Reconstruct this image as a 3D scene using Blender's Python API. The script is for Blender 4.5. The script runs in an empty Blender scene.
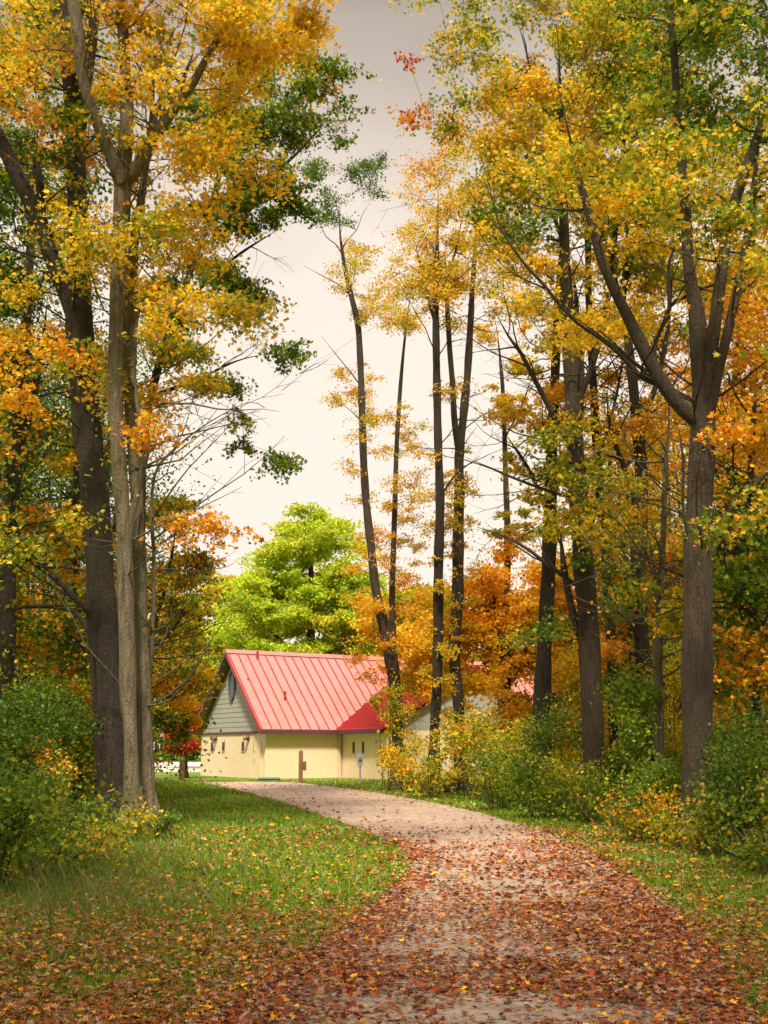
import bpy, math, random
import numpy as np
R = math.radians
rng = np.random.default_rng(7)
random.seed(7)
S = bpy.context.scene
COL = S.collection

# ------------------------------------------------------------------ camera
F = 1098.0; PITCH = math.atan(238 / F); CAMZ = 1.6
cam_d = bpy.data.cameras.new("camera"); cam = bpy.data.objects.new("camera", cam_d); COL.objects.link(cam)
cam.location = (0, 0, CAMZ); cam.rotation_euler = (R(90) + PITCH, 0, 0)
cam_d.sensor_fit = 'VERTICAL'; cam_d.sensor_height = 36; cam_d.lens = 36 * F / 1024
cam_d.clip_start = 0.1; cam_d.clip_end = 3000
S.camera = cam
# ------------------------------------------------------------------ light
SUN_EL, SUN_AZ = R(54), R(185)          # azimuth clockwise from +Y: high behind the camera, a little left
W = bpy.data.worlds.new("World"); S.world = W; W.use_nodes = True
nt = W.node_tree; nt.nodes.clear()
def nn(t, typ, **kw):
    n = t.nodes.new(typ)
    for k, v in kw.items(): setattr(n, k, v)
    return n
out = nn(nt, 'ShaderNodeOutputWorld'); bg = nn(nt, 'ShaderNodeBackground')
sky = nn(nt, 'ShaderNodeTexSky', sky_type='NISHITA', sun_disc=False, sun_elevation=SUN_EL, sun_rotation=SUN_AZ)
sky.dust_density = 3.0
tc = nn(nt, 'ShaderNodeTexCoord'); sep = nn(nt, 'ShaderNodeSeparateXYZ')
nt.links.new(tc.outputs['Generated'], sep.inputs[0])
# an overcast deck: cream low, greyer at the frame top, brightness added above to light the ground
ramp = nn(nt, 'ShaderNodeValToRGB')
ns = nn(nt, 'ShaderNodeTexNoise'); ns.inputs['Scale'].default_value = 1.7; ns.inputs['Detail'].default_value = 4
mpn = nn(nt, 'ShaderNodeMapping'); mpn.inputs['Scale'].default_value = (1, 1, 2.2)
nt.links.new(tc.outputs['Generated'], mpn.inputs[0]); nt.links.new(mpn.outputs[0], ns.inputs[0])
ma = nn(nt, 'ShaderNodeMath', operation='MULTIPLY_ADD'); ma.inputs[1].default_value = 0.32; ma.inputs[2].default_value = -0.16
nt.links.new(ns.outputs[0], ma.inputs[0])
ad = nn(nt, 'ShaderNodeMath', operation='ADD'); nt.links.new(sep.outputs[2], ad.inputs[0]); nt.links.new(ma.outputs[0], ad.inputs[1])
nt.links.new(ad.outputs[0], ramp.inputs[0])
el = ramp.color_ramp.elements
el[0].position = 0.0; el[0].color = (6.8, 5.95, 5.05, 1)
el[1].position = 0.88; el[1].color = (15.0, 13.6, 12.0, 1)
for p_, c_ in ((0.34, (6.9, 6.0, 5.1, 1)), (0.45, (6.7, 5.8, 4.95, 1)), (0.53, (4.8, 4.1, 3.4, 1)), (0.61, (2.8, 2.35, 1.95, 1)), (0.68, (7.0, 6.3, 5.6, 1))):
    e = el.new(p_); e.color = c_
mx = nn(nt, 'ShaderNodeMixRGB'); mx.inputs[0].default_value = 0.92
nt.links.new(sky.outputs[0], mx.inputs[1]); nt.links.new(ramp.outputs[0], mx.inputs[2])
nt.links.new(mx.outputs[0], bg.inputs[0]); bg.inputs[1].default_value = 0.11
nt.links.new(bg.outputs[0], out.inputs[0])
sun_d = bpy.data.lights.new("sun", 'SUN'); sun = bpy.data.objects.new("sun", sun_d); COL.objects.link(sun)
sun_d.energy = 4.6; sun_d.angle = R(7); sun_d.color = (1.0, 0.87, 0.66)
sun.rotation_euler = (R(90) - SUN_EL, 0, math.pi - SUN_AZ)
S.view_settings.view_transform = 'Standard'; S.view_settings.look = 'None'
S.view_settings.exposure = 0.56; S.view_settings.gamma = 1
S.render.engine = 'CYCLES'
S.cycles.max_bounces = 8; S.cycles.diffuse_bounces = 4; S.cycles.transmission_bounces = 6; S.cycles.glossy_bounces = 2
S.cycles.use_denoising = True

# ------------------------------------------------------------------ pixel -> place
cp, sp = math.cos(PITCH), math.sin(PITCH)
def ray(px, py):
    u = (px - 384) / F; v = (512 - py) / F
    return np.array([u, cp - v * sp, sp + v * cp])
def P(px, py, d):
    r = ray(px, py); r = r * (d / r[1]); return np.array([r[0], d, CAMZ + r[2]])
def G(px, py, z=0.0):
    r = ray(px, py); t = (z - CAMZ) / r[2]; return np.array([r[0] * t, r[1] * t, z])
def GX(px, d):
    """ground point at depth d seen in column px"""
    v = -CAMZ / d; w = d * cp + (-CAMZ) * sp
    return np.array([(px - 384) / F * w, d, 0.0])

# ------------------------------------------------------------------ materials
def mat(name):
    m = bpy.data.materials.new(name); m.use_nodes = True; t = m.node_tree
    return m, t, t.nodes['Principled BSDF']
def noise(t, scale, detail=4, vec=None, rough=0.6, mapscale=None):
    n = nn(t, 'ShaderNodeTexNoise'); n.inputs['Scale'].default_value = scale
    n.inputs['Detail'].default_value = detail; n.inputs['Roughness'].default_value = rough
    c = nn(t, 'ShaderNodeTexCoord'); src = c.outputs['Object']
    if mapscale:
        mp = nn(t, 'ShaderNodeMapping'); mp.inputs['Scale'].default_value = mapscale
        t.links.new(src, mp.inputs[0]); src = mp.outputs[0]
    t.links.new(src, n.inputs['Vector']); return n
def cramp(t, src, stops):
    r = nn(t, 'ShaderNodeValToRGB'); e = r.color_ramp.elements
    e[0].position, e[0].color = stops[0][0], (*stops[0][1], 1)
    e[1].position, e[1].color = stops[-1][0], (*stops[-1][1], 1)
    for p_, c_ in stops[1:-1]:
        q = e.new(p_); q.color = (*c_, 1)
    t.links.new(src, r.inputs[0]); return r
def mix(t, fac, a, b, mode='MIX'):
    m = nn(t, 'ShaderNodeMixRGB', blend_type=mode)
    for i, v in ((0, fac), (1, a), (2, b)):
        if hasattr(v, 'links'): t.links.new(v, m.inputs[i])
        elif isinstance(v, (int, float)): m.inputs[i].default_value = v
        else: m.inputs[i].default_value = (*v, 1)
    return m.outputs[0]
def bump(t, b, src, strength, dist):
    n = nn(t, 'ShaderNodeBump'); n.inputs['Strength'].default_value = strength; n.inputs['Distance'].default_value = dist
    t.links.new(src, n.inputs['Height']); t.links.new(n.outputs[0], b.inputs['Normal'])
def plain(name, base, rough=0.6, var=0.15, scale=6.0, bumpd=0.0, metal=0.0, mapscale=None):
    m, t, b = mat(name); n = noise(t, scale, 5, mapscale=mapscale)
    lo = tuple(c * (1 - var) for c in base); hi = tuple(min(1, c * (1 + var)) for c in base)
    r = cramp(t, n.outputs[0], [(0.3, lo), (0.7, hi)])
    t.links.new(r.outputs[0], b.inputs['Base Color']); b.inputs['Roughness'].default_value = rough
    b.inputs['Metallic'].default_value = metal
    if bumpd: bump(t, b, n.outputs[0], 0.6, bumpd)
    return m
def bark(name, dark, light, moss):
    m, t, b = mat(name)
    n1 = noise(t, 15, 7, mapscale=(1, 1, 0.11), rough=0.7)
    n2 = noise(t, 1.3, 4); n3 = noise(t, 40, 3, mapscale=(1, 1, 0.35))
    r = cramp(t, n1.outputs[0], [(0.36, dark), (0.62, light)])
    patches = cramp(t, n2.outputs[0], [(0.48, (0, 0, 0)), (0.66, (1, 1, 1))])
    c = mix(t, patches.outputs[0], r.outputs[0], moss)
    c2 = mix(t, 0.35, c, mix(t, 1.0, c, n3.outputs[0], 'MULTIPLY'))
    t.links.new(c2, b.inputs['Base Color']); b.inputs['Roughness'].default_value = 0.9
    hgt = nn(t, 'ShaderNodeMath', operation='ADD'); t.links.new(n1.outputs[0], hgt.inputs[0]); t.links.new(n3.outputs[0], hgt.inputs[1])
    bump(t, b, hgt.outputs[0], 1.0, 0.06)
    return m
BARK_D = bark('bark_dark', (.020, .013, .009), (.06, .040, .028), (.045, .038, .02))
BARK_G = bark('bark_grey', (.085, .065, .042), (.28, .22, .15), (.16, .145, .075))
BARK_M = bark('bark_brown', (.030, .019, .013), (.095, .063, .042), (.065, .053, .028))
def leafmat(name, trans=0.5, gl=0.02):
    m = bpy.data.materials.new(name); m.use_nodes = True; t = m.node_tree; t.nodes.clear()
    o = nn(t, 'ShaderNodeOutputMaterial'); a = nn(t, 'ShaderNodeAttribute'); a.attribute_name = 'col'
    d = nn(t, 'ShaderNodeBsdfDiffuse'); tr = nn(t, 'ShaderNodeBsdfTranslucent'); g = nn(t, 'ShaderNodeBsdfGlossy')
    g.inputs['Roughness'].default_value = 0.45
    m1 = nn(t, 'ShaderNodeMixShader'); m1.inputs[0].default_value = trans
    m2 = nn(t, 'ShaderNodeMixShader'); m2.inputs[0].default_value = gl
    t.links.new(a.outputs['Color'], d.inputs[0]); t.links.new(a.outputs['Color'], tr.inputs[0])
    t.links.new(d.outputs[0], m1.inputs[1]); t.links.new(tr.outputs[0], m1.inputs[2])
    t.links.new(m1.outputs[0], m2.inputs[1]); t.links.new(g.outputs[0], m2.inputs[2]); t.links.new(m2.outputs[0], o.inputs[0])
    return m
LEAF = leafmat('leaf'); LITTER = leafmat('litter', 0.1, 0.01); BLADE = leafmat('blade', 0.35, 0.04)

# ------------------------------------------------------------------ mesh assembly
class MB:
    """collects chunks (verts, same-sized polygons, material slot, per-face colour) into one mesh"""
    def __init__(s): s.c = []; s.n = 0
    def add(s, V, Fc, slot=0, col=None, smooth=False):
        V = np.asarray(V, float); Fc = np.asarray(Fc, np.int64)
        if len(Fc) == 0: return
        s.c.append((V, Fc + s.n, slot, col, smooth)); s.n += len(V)
    def build(s, name, mats, parent=None):
        V = np.concatenate([c[0] for c in s.c]); loops = np.concatenate([c[1].ravel() for c in s.c])
        tot = np.concatenate([np.full(len(c[1]), c[1].shape[1]) for c in s.c])
        start = np.concatenate([[0], np.cumsum(tot)[:-1]])
        me = bpy.data.meshes.new(name)
        me.vertices.add(len(V)); me.loops.add(len(loops)); me.polygons.add(len(tot))
        me.vertices.foreach_set('co', V.astype(np.float32).ravel())
        me.loops.foreach_set('vertex_index', loops.astype(np.int32))
        me.polygons.foreach_set('loop_start', start.astype(np.int32))
        me.polygons.foreach_set('material_index', np.concatenate([np.full(len(c[1]), c[2]) for c in s.c]).astype(np.int32))
        me.polygons.foreach_set('use_smooth', np.concatenate([np.full(len(c[1]), c[4]) for c in s.c]))
        me.update(calc_edges=True)
        if any(c[3] is not None for c in s.c):
            at = me.attributes.new('col', 'FLOAT_COLOR', 'FACE')
            cc = np.ones((len(tot), 4), np.float32); k = 0
            for c in s.c:
                if c[3] is not None: cc[k:k + len(c[1]), :3] = c[3]
                k += len(c[1])
            at.data.foreach_set('color', cc.ravel())
        for m in (mats if isinstance(mats, (list, tuple)) else [mats]): me.materials.append(m)
        o = bpy.data.objects.new(name, me); COL.objects.link(o)
        if parent is not None: o.parent = parent; o.matrix_parent_inverse = parent.matrix_basis.inverted()
        return o
    def box(s, lo, hi, M=None, slot=0):
        x0, y0, z0 = lo; x1, y1, z1 = hi
        V = np.array([(x0,y0,z0),(x1,y0,z0),(x1,y1,z0),(x0,y1,z0),(x0,y0,z1),(x1,y0,z1),(x1,y1,z1),(x0,y1,z1)], float)
        if M is not None: V = M(V)
        s.add(V, [(0,3,2,1),(4,5,6,7),(0,1,5,4),(1,2,6,5),(2,3,7,6),(3,0,4,7)], slot)
    def prism(s, poly, dirv, slot=0):
        """polygon (list of 3d points) extruded by dirv"""
        A = np.array(poly, float); n = len(A); Bv = A + np.array(dirv, float)
        s.add(np.vstack([A, Bv]), [[i, (i + 1) % n, (i + 1) % n + n, i + n] for i in range(n)], slot)
        s.add(A, [list(range(n))[::-1]], slot); s.add(Bv, [list(range(n))], slot)
    def tube(s, pts, rad, sides=8, slot=0, wob=0.0, smooth=True, cap=True):
        pts = np.asarray(pts, float); rad = np.asarray(rad, float); n = len(pts)
        T = np.gradient(pts, axis=0); T /= np.linalg.norm(T, axis=1)[:, None] + 1e-9
        ref = np.array([0.3, 1, 0.1]) if abs(T[0, 1]) < .8 else np.array([1, 0, 0.1])
        N = np.cross(T, ref); N /= np.linalg.norm(N, axis=1)[:, None] + 1e-9
        Bn = np.cross(T, N)
        a = np.linspace(0, 2 * np.pi, sides, endpoint=False)
        rr = rad[:, None] * np.ones(sides)
        if wob:
            ph = rng.uniform(0, 6.28, 4); z = np.arange(n)[:, None] / 6.0
            rr = rr * (1 + wob * (np.sin(2 * a + ph[0] + z) + .7 * np.sin(3 * a + ph[1] - z * 1.3) + .4 * np.sin(5 * a + ph[2] + z * .5)) / 2)
        V = pts[:, None, :] + rr[..., None] * (np.cos(a)[None, :, None] * N[:, None, :] + np.sin(a)[None, :, None] * Bn[:, None, :])
        i = np.arange(n - 1)[:, None] * sides; j = np.arange(sides)[None, :]; k = (j + 1) % sides
        Fc = np.stack([i + j, i + k, i + sides + k, i + sides + j], -1).reshape(-1, 4)
        s.add(V.reshape(-1, 3), Fc, slot, None, smooth)
        if cap: s.add(V[-1], [list(range(sides))], slot)

LOBED = (np.array([(0,0,0),(-.18,.06,0),(-.52,.22,.10),(-.30,.38,.02),(-.50,.72,.12),(-.17,.66,.02),(0,1.05,0),
                   (.17,.66,.02),(.50,.72,.12),(.30,.38,.02),(.52,.22,.10),(.18,.06,0)]),
         [np.array([[0,6,5,4,3,2,1]]), np.array([[0,11,10,9,8,7,6]])])
SIMPLE = (np.array([(0,0,0),(-.36,.45,.10),(0,1.0,0),(.36,.50,.10)]), [np.array([[0,2,1],[0,3,2]])])
CUP = (np.array([(0,0,0),(-.40,.25,.06),(-.42,.70,.14),(0,1.05,.02),(.42,.66,.14),(.40,.28,.06)]), [np.array([[0,3,2,1],[0,5,4,3]])])
STAR = (np.array([(0,0,0),(-.46,.12,.07),(-.20,.40,.03),(-.50,.74,.14),(-.14,.70,.04),(0,1.08,0),(.14,.72,.04),(.48,.78,.14),(.20,.42,.03),(.44,.16,.07)]),
         [np.array([[0,5,4,3,2,1]]), np.array([[0,9,8,7,6,5]])])
def scatter(mb, tmpl, pos, nrm, size, col, slot=0):
    """instances of a small leaf template, baked into one mesh"""
    if len(pos) == 0: return
    T, faces = tmpl; n = len(pos); k = len(T)
    nrm = nrm / (np.linalg.norm(nrm, axis=1)[:, None] + 1e-9)
    r = rng.normal(size=(n, 3)); t = np.cross(nrm, r); t /= np.linalg.norm(t, axis=1)[:, None] + 1e-9
    b = np.cross(nrm, t)
    Tc = T - np.array([0, .5, 0])
    bend = rng.uniform(.3, 2.2, n)[:, None]
    V = pos[:, None] + size[:, None, None] * (Tc[None, :, 0:1] * t[:, None] + Tc[None, :, 1:2] * b[:, None] + (Tc[None, :, 2] * bend)[..., None] * nrm[:, None])
    off = (np.arange(n) * k)
    base = mb.n; V = V.reshape(-1, 3)
    first = True
    for fc in faces:
        FF = (off[:, None, None] + fc[None]).reshape(-1, fc.shape[1])
        cc = np.repeat(col, len(fc), axis=0)
        if first: mb.add(V, FF, slot, cc); first = False
        else: mb.c.append((np.zeros((0, 3)), FF + base, slot, cc, False))

PAL = {
 'yel': (.88, .62, .03), 'gold': (.88, .50, .022), 'ora': (.88, .35, .014), 'rust': (.36, .085, .015), 'red': (.55, .045, .02),
 'grn': (.15, .25, .015), 'dgr': (.07, .13, .012), 'lime': (.52, .70, .045), 'yg': (.42, .46, .03), 'brn': (.17, .09, .045), 'tan': (.40, .25, .17), 'rst2': (.33, .095, .03), 'dgold': (.50, .30, .04), 'mar': (.22, .05, .025),
 'pale': (.45, .42, .10)}
MIXES = {
 'Y': (('yel', 6), ('gold', 3), ('yg', 3), ('ora', .6), ('grn', .8)), 'YO': (('yel', 7), ('gold', 5), ('ora', 1.2), ('yg', 2.5), ('grn', .5)),
 'O': (('gold', 6), ('ora', 5), ('yel', 3), ('rust', .3)), 'OO': (('ora', 6), ('gold', 3), ('rust', 1)),
 'YG': (('yel', 3), ('yg', 4), ('grn', 3), ('gold', 2)), 'G': (('grn', 6), ('yg', 2), ('dgr', 2)), 'D': (('dgr', 6), ('grn', 3)),
 'GD': (('grn', 5), ('dgr', 4), ('yg', 2), ('gold', 1.2)), 'OG': (('grn', 4), ('gold', 3), ('ora', 3), ('dgr', 2), ('yg', 1)),
 'L': (('lime', 8), ('yg', 3), ('yel', 2)), 'GLO': (('gold', 6), ('yel', 6), ('ora', 3)), 'R': (('red', 6), ('rust', 2), ('ora', 1)), 'P': (('pale', 4), ('yg', 3), ('yel', 2), ('gold', 1)),
 'OR': (('ora', 5), ('rust', 4), ('gold', 2)), 'PK': (('red', 2), ('ora', 3), ('rust', 2)),
 'LIT': (('rst2', 5), ('tan', 6), ('brn', 4.5), ('rust', 3), ('mar', 3.4), ('gold', .2), ('ora', .6), ('red', .2)), 'LITY': (('dgold', 4), ('gold', 1), ('rst2', 3), ('tan', 3), ('ora', 1.2))}
def colours(mixn, nclump, per, within=0.62):
    """one dominant colour per clump, some leaves of the others, slight variation of each leaf"""
    nm, wt = zip(*MIXES[mixn]); wt = np.array(wt) / sum(wt); C = np.array([PAL[k] for k in nm])
    a = rng.choice(len(nm), nclump, p=wt); A = np.repeat(a, per)
    o = rng.choice(len(nm), len(A), p=wt); sw = rng.random(len(A)) < within
    c = C[np.where(sw, o, A)]
    c2 = C[o]; m = rng.uniform(0, .4, (len(A), 1)); c = c * (1 - m) + c2 * m
    return c * rng.uniform(.7, 1.2, (len(A), 1))

def catmull(pts, step):
    pts = np.asarray(pts, float); Q = []
    p = np.vstack([2 * pts[0] - pts[1], pts, 2 * pts[-1] - pts[-2]])
    for i in range(1, len(p) - 2):
        L = np.linalg.norm(p[i + 1][:3] - p[i][:3]); n = max(2, int(L / step))
        t = np.linspace(0, 1, n, endpoint=False)[:, None]
        a, b, c, d = p[i - 1], p[i], p[i + 1], p[i + 2]
        Q.append(.5 * (2 * b + (c - a) * t + (2 * a - 5 * b + 4 * c - d) * t ** 2 + (3 * b - a - 3 * c + d) * t ** 3))
    Q.append(pts[-1][None]); return np.vstack(Q)

def empty(name, loc, label=None, cat=None, group=None):
    e = bpy.data.objects.new(name, None); COL.objects.link(e); e.location = [float(v) for v in loc]
    if label: e['label'] = label
    if cat: e['category'] = cat
    if group: e['group'] = group
    return e
def tag(o, label=None, cat=None, group=None, kind=None):
    for k, v in (('label', label), ('category', cat), ('group', group), ('kind', kind)):
        if v: o[k] = v
    return o

# ------------------------------------------------------------------ setting: ground, road, path
def edgefn(pts):
    q = [G(x, y) for x, y in pts]; q.sort(key=lambda v: v[1])
    ys = np.array([v[1] for v in q]); xs = np.array([v[0] for v in q])
    def f(y):
        y = np.asarray(y, float)
        r = np.interp(y, ys, xs)
        return np.where(y < ys[0], xs[0] + (y - ys[0]) * (xs[1] - xs[0]) / (ys[1] - ys[0]) * .6, r)
    return f, ys[-1]
XL, yl_ = edgefn([(215,1024),(262,990),(300,962),(345,930),(378,902),(402,880),(410,864),(406,853),(388,842),(350,826),(305,810),(255,795),(215,785.5),(188,780.5)])
XR, yr_ = edgefn([(752,1024),(735,990),(703,945),(672,910),(640,884),(600,858),(548,834),(480,813),(420,800),(350,789),(300,783),(240,779.3),(186,778.6)])
PEND = 57.0
g_m, t, b = mat('grass_ground')
n1 = noise(t, 0.35, 5); n2 = noise(t, 14, 5)
r1 = cramp(t, n1.outputs[0], [(0.35, (.10, .19, .010)), (0.5, (.14, .25, .012)), (0.68, (.20, .25, .02))])
r2 = cramp(t, n2.outputs[0], [(0.35, (.45, .40, .35)), (0.62, (1, 1, 1))])
t.links.new(mix(t, 1.0, r1.outputs[0], r2.outputs[0], 'MULTIPLY'), b.inputs['Base Color']); b.inputs['Roughness'].default_value = .95
bump(t, b, n2.outputs[0], .8, .03)
mb = MB()
xs = np.concatenate([[-1500, -400, -120], np.linspace(-60, 60, 61), [120, 400, 1500]])
ys = np.concatenate([[-300, -60], np.linspace(-20, 100, 61), [160, 400, 2500]])
X, Y = np.meshgrid(xs, ys); Z = np.zeros_like(X)
V = np.stack([X, Y, Z], -1).reshape(-1, 3); nx = len(xs)
i = np.arange(len(ys) - 1)[:, None] * nx; j = np.arange(nx - 1)[None]
mb.add(V, np.stack([i + j, i + j + 1, i + nx + j + 1, i + nx + j], -1).reshape(-1, 4))
tag(mb.build('ground', g_m), kind='structure')

p_m, t, b = mat('path_surface')
n1 = noise(t, 1.1, 5); n2 = noise(t, 60, 6, rough=.75); n3 = noise(t, 22, 4); n4 = noise(t, 7, 6, rough=.7, mapscale=(1, .6, 1))
base = cramp(t, n1.outputs[0], [(0.3, (.50, .37, .30)), (0.7, (.68, .54, .46))])
grit = cramp(t, n2.outputs[0], [(0.33, (.35, .33, .32)), (0.5, (.85, .84, .82)), (0.68, (1, 1, 1))])
crumb = cramp(t, n3.outputs[0], [(0.58, (0, 0, 0)), (0.64, (1, 1, 1))])
blot = cramp(t, n4.outputs[0], [(0.35, (.62, .58, .55)), (0.6, (1, 1, 1))])
c = mix(t, 1.0, base.outputs[0], grit.outputs[0], 'MULTIPLY'); c = mix(t, 1.0, c, blot.outputs[0], 'MULTIPLY')
cf = nn(t, 'ShaderNodeMath', operation='MULTIPLY'); t.links.new(crumb.outputs[0], cf.inputs[0]); cf.inputs[1].default_value = .55
c = mix(t, cf.outputs[0], c, (.30, .12, .05))
t.links.new(c, b.inputs['Base Color']); b.inputs['Roughness'].default_value = .9; bump(t, b, n2.outputs[0], .9, .02)
mb = MB(); yy = np.linspace(-14, PEND, 260); K = 9; rows = []
for k_, y in enumerate(yy):
    a, c_ = float(XL(y)), float(XR(y))
    if a > c_ - .05: a = c_ - .05
    a += rng.normal() * .03; c_ += rng.normal() * .03
    for q in range(K):
        u = q / (K - 1); rows.append((a + (c_ - a) * u, y, .012 + .03 * math.sin(math.pi * u)))
i = np.arange(len(yy) - 1)[:, None] * K; j = np.arange(K - 1)[None]
mb.add(rows, np.stack([i + j, i + j + 1, i + K + j + 1, i + K + j], -1).reshape(-1, 4), smooth=True)
tag(mb.build('path', p_m), kind='structure')
mb = MB(); mb.box((-60, 84, 0), (-9.5, 150, .03))
tag(mb.build('parking_lot', plain('pale_concrete', (.62, .55, .48), .85, .08, 1.5)), kind='structure')

# ------------------------------------------------------------------ house
WALL = plain('cream_block', (.79, .62, .43), .8, .07, 5, .008)
SIDING = plain('grey_siding', (.33, .33, .30), .7, .07, 4)
ROOF = plain('red_roof_sky_sheen', (.43, .165, .15), .36, .14, 2.2, 0, .0, mapscale=(1, 1, .5))  # pinkish base has the sky's sheen on the main slopes mixed in
SEAM = plain('red_metal_seam', (.33, .014, .022), .4, .06, 3)
FASCIA = plain('dark_fascia', (.11, .035, .05), .6, .1, 5)
SOFFIT = plain('soffit_grey', (.20, .17, .14), .8, .1, 5)
DARK = plain('dark_slot', (.05, .045, .035), .6, .1, 8)
WOOD = plain('post_wood', (.20, .105, .055), .85, .35, 14, .01, mapscale=(1, 1, .12))
METAL = plain('grey_metal', (.33, .34, .35), .5, .08, 8)
WHITE = plain('pinkish_pipe', (.66, .50, .44), .5, .06, 5)
BRASS = plain('lamp_brown', (.12, .07, .035), .5, .2, 9)
AY = R(31.1); HN = np.array([-6.78, 64.32, 0.0]); HW = 9.75; EV = 2.67; RISE = .90; OV = .45; OVR = .55
lv = np.array([math.cos(AY), math.sin(AY), 0]); gv = np.array([-math.sin(AY), math.cos(AY), 0]); zv = np.array([0, 0, 1.0])
def H(a, b, z): return HN + lv * a + gv * b + zv * z           # a along the long side, b into the gable
def HM(Vv): return HN + Vv[:, :1] * lv + Vv[:, 1:2] * gv + Vv[:, 2:] * zv
LEN = 24.0; WT = 4.35; WW = 13.4; WS = .53; WL = 5.2          # wing start, width, slope, projection
TOP = 2.62
hs = empty('house', HN, 'low cream walled house with red metal roof and grey gable beyond the path', 'house')
mb = MB(); mb.box((0, 0, -.3), (LEN, .25, EV), HM); mb.box((0, .25, -.3), (.25, HW - .25, EV), HM)
mb.box((0, HW - .25, -.3), (LEN, HW, EV), HM); mb.box((LEN - .25, .25, -.3), (LEN, HW - .25, EV), HM)
mb.box((WT + .6, -WL, -.3), (WT + .85, -.001, EV), HM); mb.box((WT + .85, -WL, -.3), (WT + WW - .6, -WL + .25, EV), HM)
mb.box((WT + WW - .85, -WL + .25, -.3), (WT + WW - .6, -.001, EV), HM)
mb.build('wall', WALL, hs)
# gable siding, lapped boards
mb = MB(); nb = 15; ht = HW / 2 * RISE
for k in range(nb):
    z0 = EV + ht * k / nb + .006; z1 = EV + ht * (k + 1) / nb; b0 = (z0 - EV) / RISE; b1 = (z1 - EV) / RISE
    if b1 > HW / 2 - .02: b1 = HW / 2 - .02
    mb.prism([H(-.03, b0, z0), H(-.03, HW - b0, z0), H(-.012, HW - b1, z1), H(-.012, b1, z1)], lv * .16)
mb.build('gable_siding', SIDING, hs)
mb = MB(); mb.box((-.06, -.03, EV - .13), (-.005, HW + .03, EV - .002), HM); mb.build('trim_board', FASCIA, hs)
# oval vent high in the gable
vb = MB(); n = 28; zc = 5.45; bc = HW / 2 + .05
ring = [H(-.09, bc + .42 * math.cos(2 * math.pi * k / n), zc + .85 * math.sin(2 * math.pi * k / n)) for k in range(n)]
vb.prism(ring, lv * .07)
ow = vb.build('oval_window', plain('window_dark', (.035, .05, .085), .2, .2, 3), hs)
vb = MB(); vb.tube([H(-.10, bc + .45 * math.cos(2 * math.pi * k / n), zc + .9 * math.sin(2 * math.pi * k / n)) for k in range(n + 1)], [.045] * (n + 1), 6, cap=False)
vb.build('window_frame', plain('frame_dark', (.10, .09, .10), .5), ow)
# main roof, two slopes with raised seams
ridge = TOP + (HW / 2 + OV) * RISE
mb = MB(); TH = .16
def zs(b_): return TOP + (b_ + OV) * RISE
mb.prism([H(-OVR, -OV, TOP), H(-OVR, HW / 2, ridge), H(-OVR, HW / 2, ridge + TH), H(-OVR, -OV, TOP + TH)], lv * (LEN + 2 * OVR))
mb.prism([H(-OVR, HW + OV, TOP), H(-OVR, HW / 2 + .002, ridge), H(-OVR, HW / 2 + .002, ridge + TH), H(-OVR, HW + OV, TOP + TH)], lv * (LEN + 2 * OVR))
rf = mb.build('roof', ROOF, hs)
mb = MB(); a_ = -OVR + .06
while a_ < LEN + OVR:
    # where the wing's roof covers the slope the seam starts at the valley
    b_lo = -OV
    if a_ > WT and a_ < WT + WW:
        u = min(a_ - WT, WT + WW - a_); b_lo = -OV + u * WS / RISE
    if b_lo < HW / 2 - .3:
        z = lambda q: zs(q) + TH
        for sgn in (0,):
            mb.prism([H(a_, b_lo, z(b_lo) - .01), H(a_, HW / 2 - .02, z(HW / 2) - .01), H(a_, HW / 2 - .02, z(HW / 2) + .065), H(a_, b_lo, z(b_lo) + .065)], lv * .045)
    mb.prism([H(a_, HW + OV, TOP + TH - .01), H(a_, HW / 2 + .02, ridge + TH - .01), H(a_, HW / 2 + .02, ridge + TH + .065), H(a_, HW + OV, TOP + TH + .065)], lv * .045)
    a_ += .62
mb.build('roof_seam', SEAM, rf)
mb = MB(); mb.prism([H(-OVR - .03, HW / 2 - .22, ridge + TH - .12), H(-OVR - .03, HW / 2, ridge + TH + .13), H(-OVR - .03, HW / 2 + .22, ridge + TH - .12), H(-OVR - .03, HW / 2, ridge + TH + .02)], lv * (LEN + 2 * OVR + .06))
mb.build('ridge_cap', ROOF, rf)
for s0, s1, tm_ in ((-OV, 1, SEAM), (HW + OV, -1, FASCIA)):
    mb = MB()
    mb.prism([H(-OVR - .045, s0 - s1 * .02, TOP - .14), H(-OVR - .045, HW / 2, ridge - .12), H(-OVR - .045, HW / 2, ridge + TH + .04), H(-OVR - .045, s0 - s1 * .02, TOP + TH + .04)], lv * .04)
    mb.build('rake_trim', tm_, rf)
mb = MB()
mb.prism([H(-OVR, -OV - .05, TOP - .12), H(-OVR, -OV - .003, TOP - .12), H(-OVR, -OV - .003, TOP + .12), H(-OVR, -OV - .05, TOP + .12)], lv * (WT + OVR + .05))
mb.build('gutter', FASCIA, rf); mb = MB(); mb.box((WT + WW, -OV - .05, TOP - .12), (LEN + OVR, -OV - .003, TOP + .12), HM); mb.build('gutter', FASCIA, rf); mb = MB()
mb.box((WT - .05, -WL - .4, TOP - .12), (WT - .003, -OV - .055, TOP + .12), HM)
mb.build('gutter', FASCIA, rf)
mb = MB(); mb.box((-OVR + .002, -OV + .01, TOP - .10), (WT, -.004, TOP - .06), HM); mb.build('soffit', SOFFIT, hs); mb = MB(); mb.box((WT + .002, -WL, TOP - .10), (WT + .596, -.004, TOP - .06), HM)
mb.build('soffit', SOFFIT, hs); mb = MB()
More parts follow.
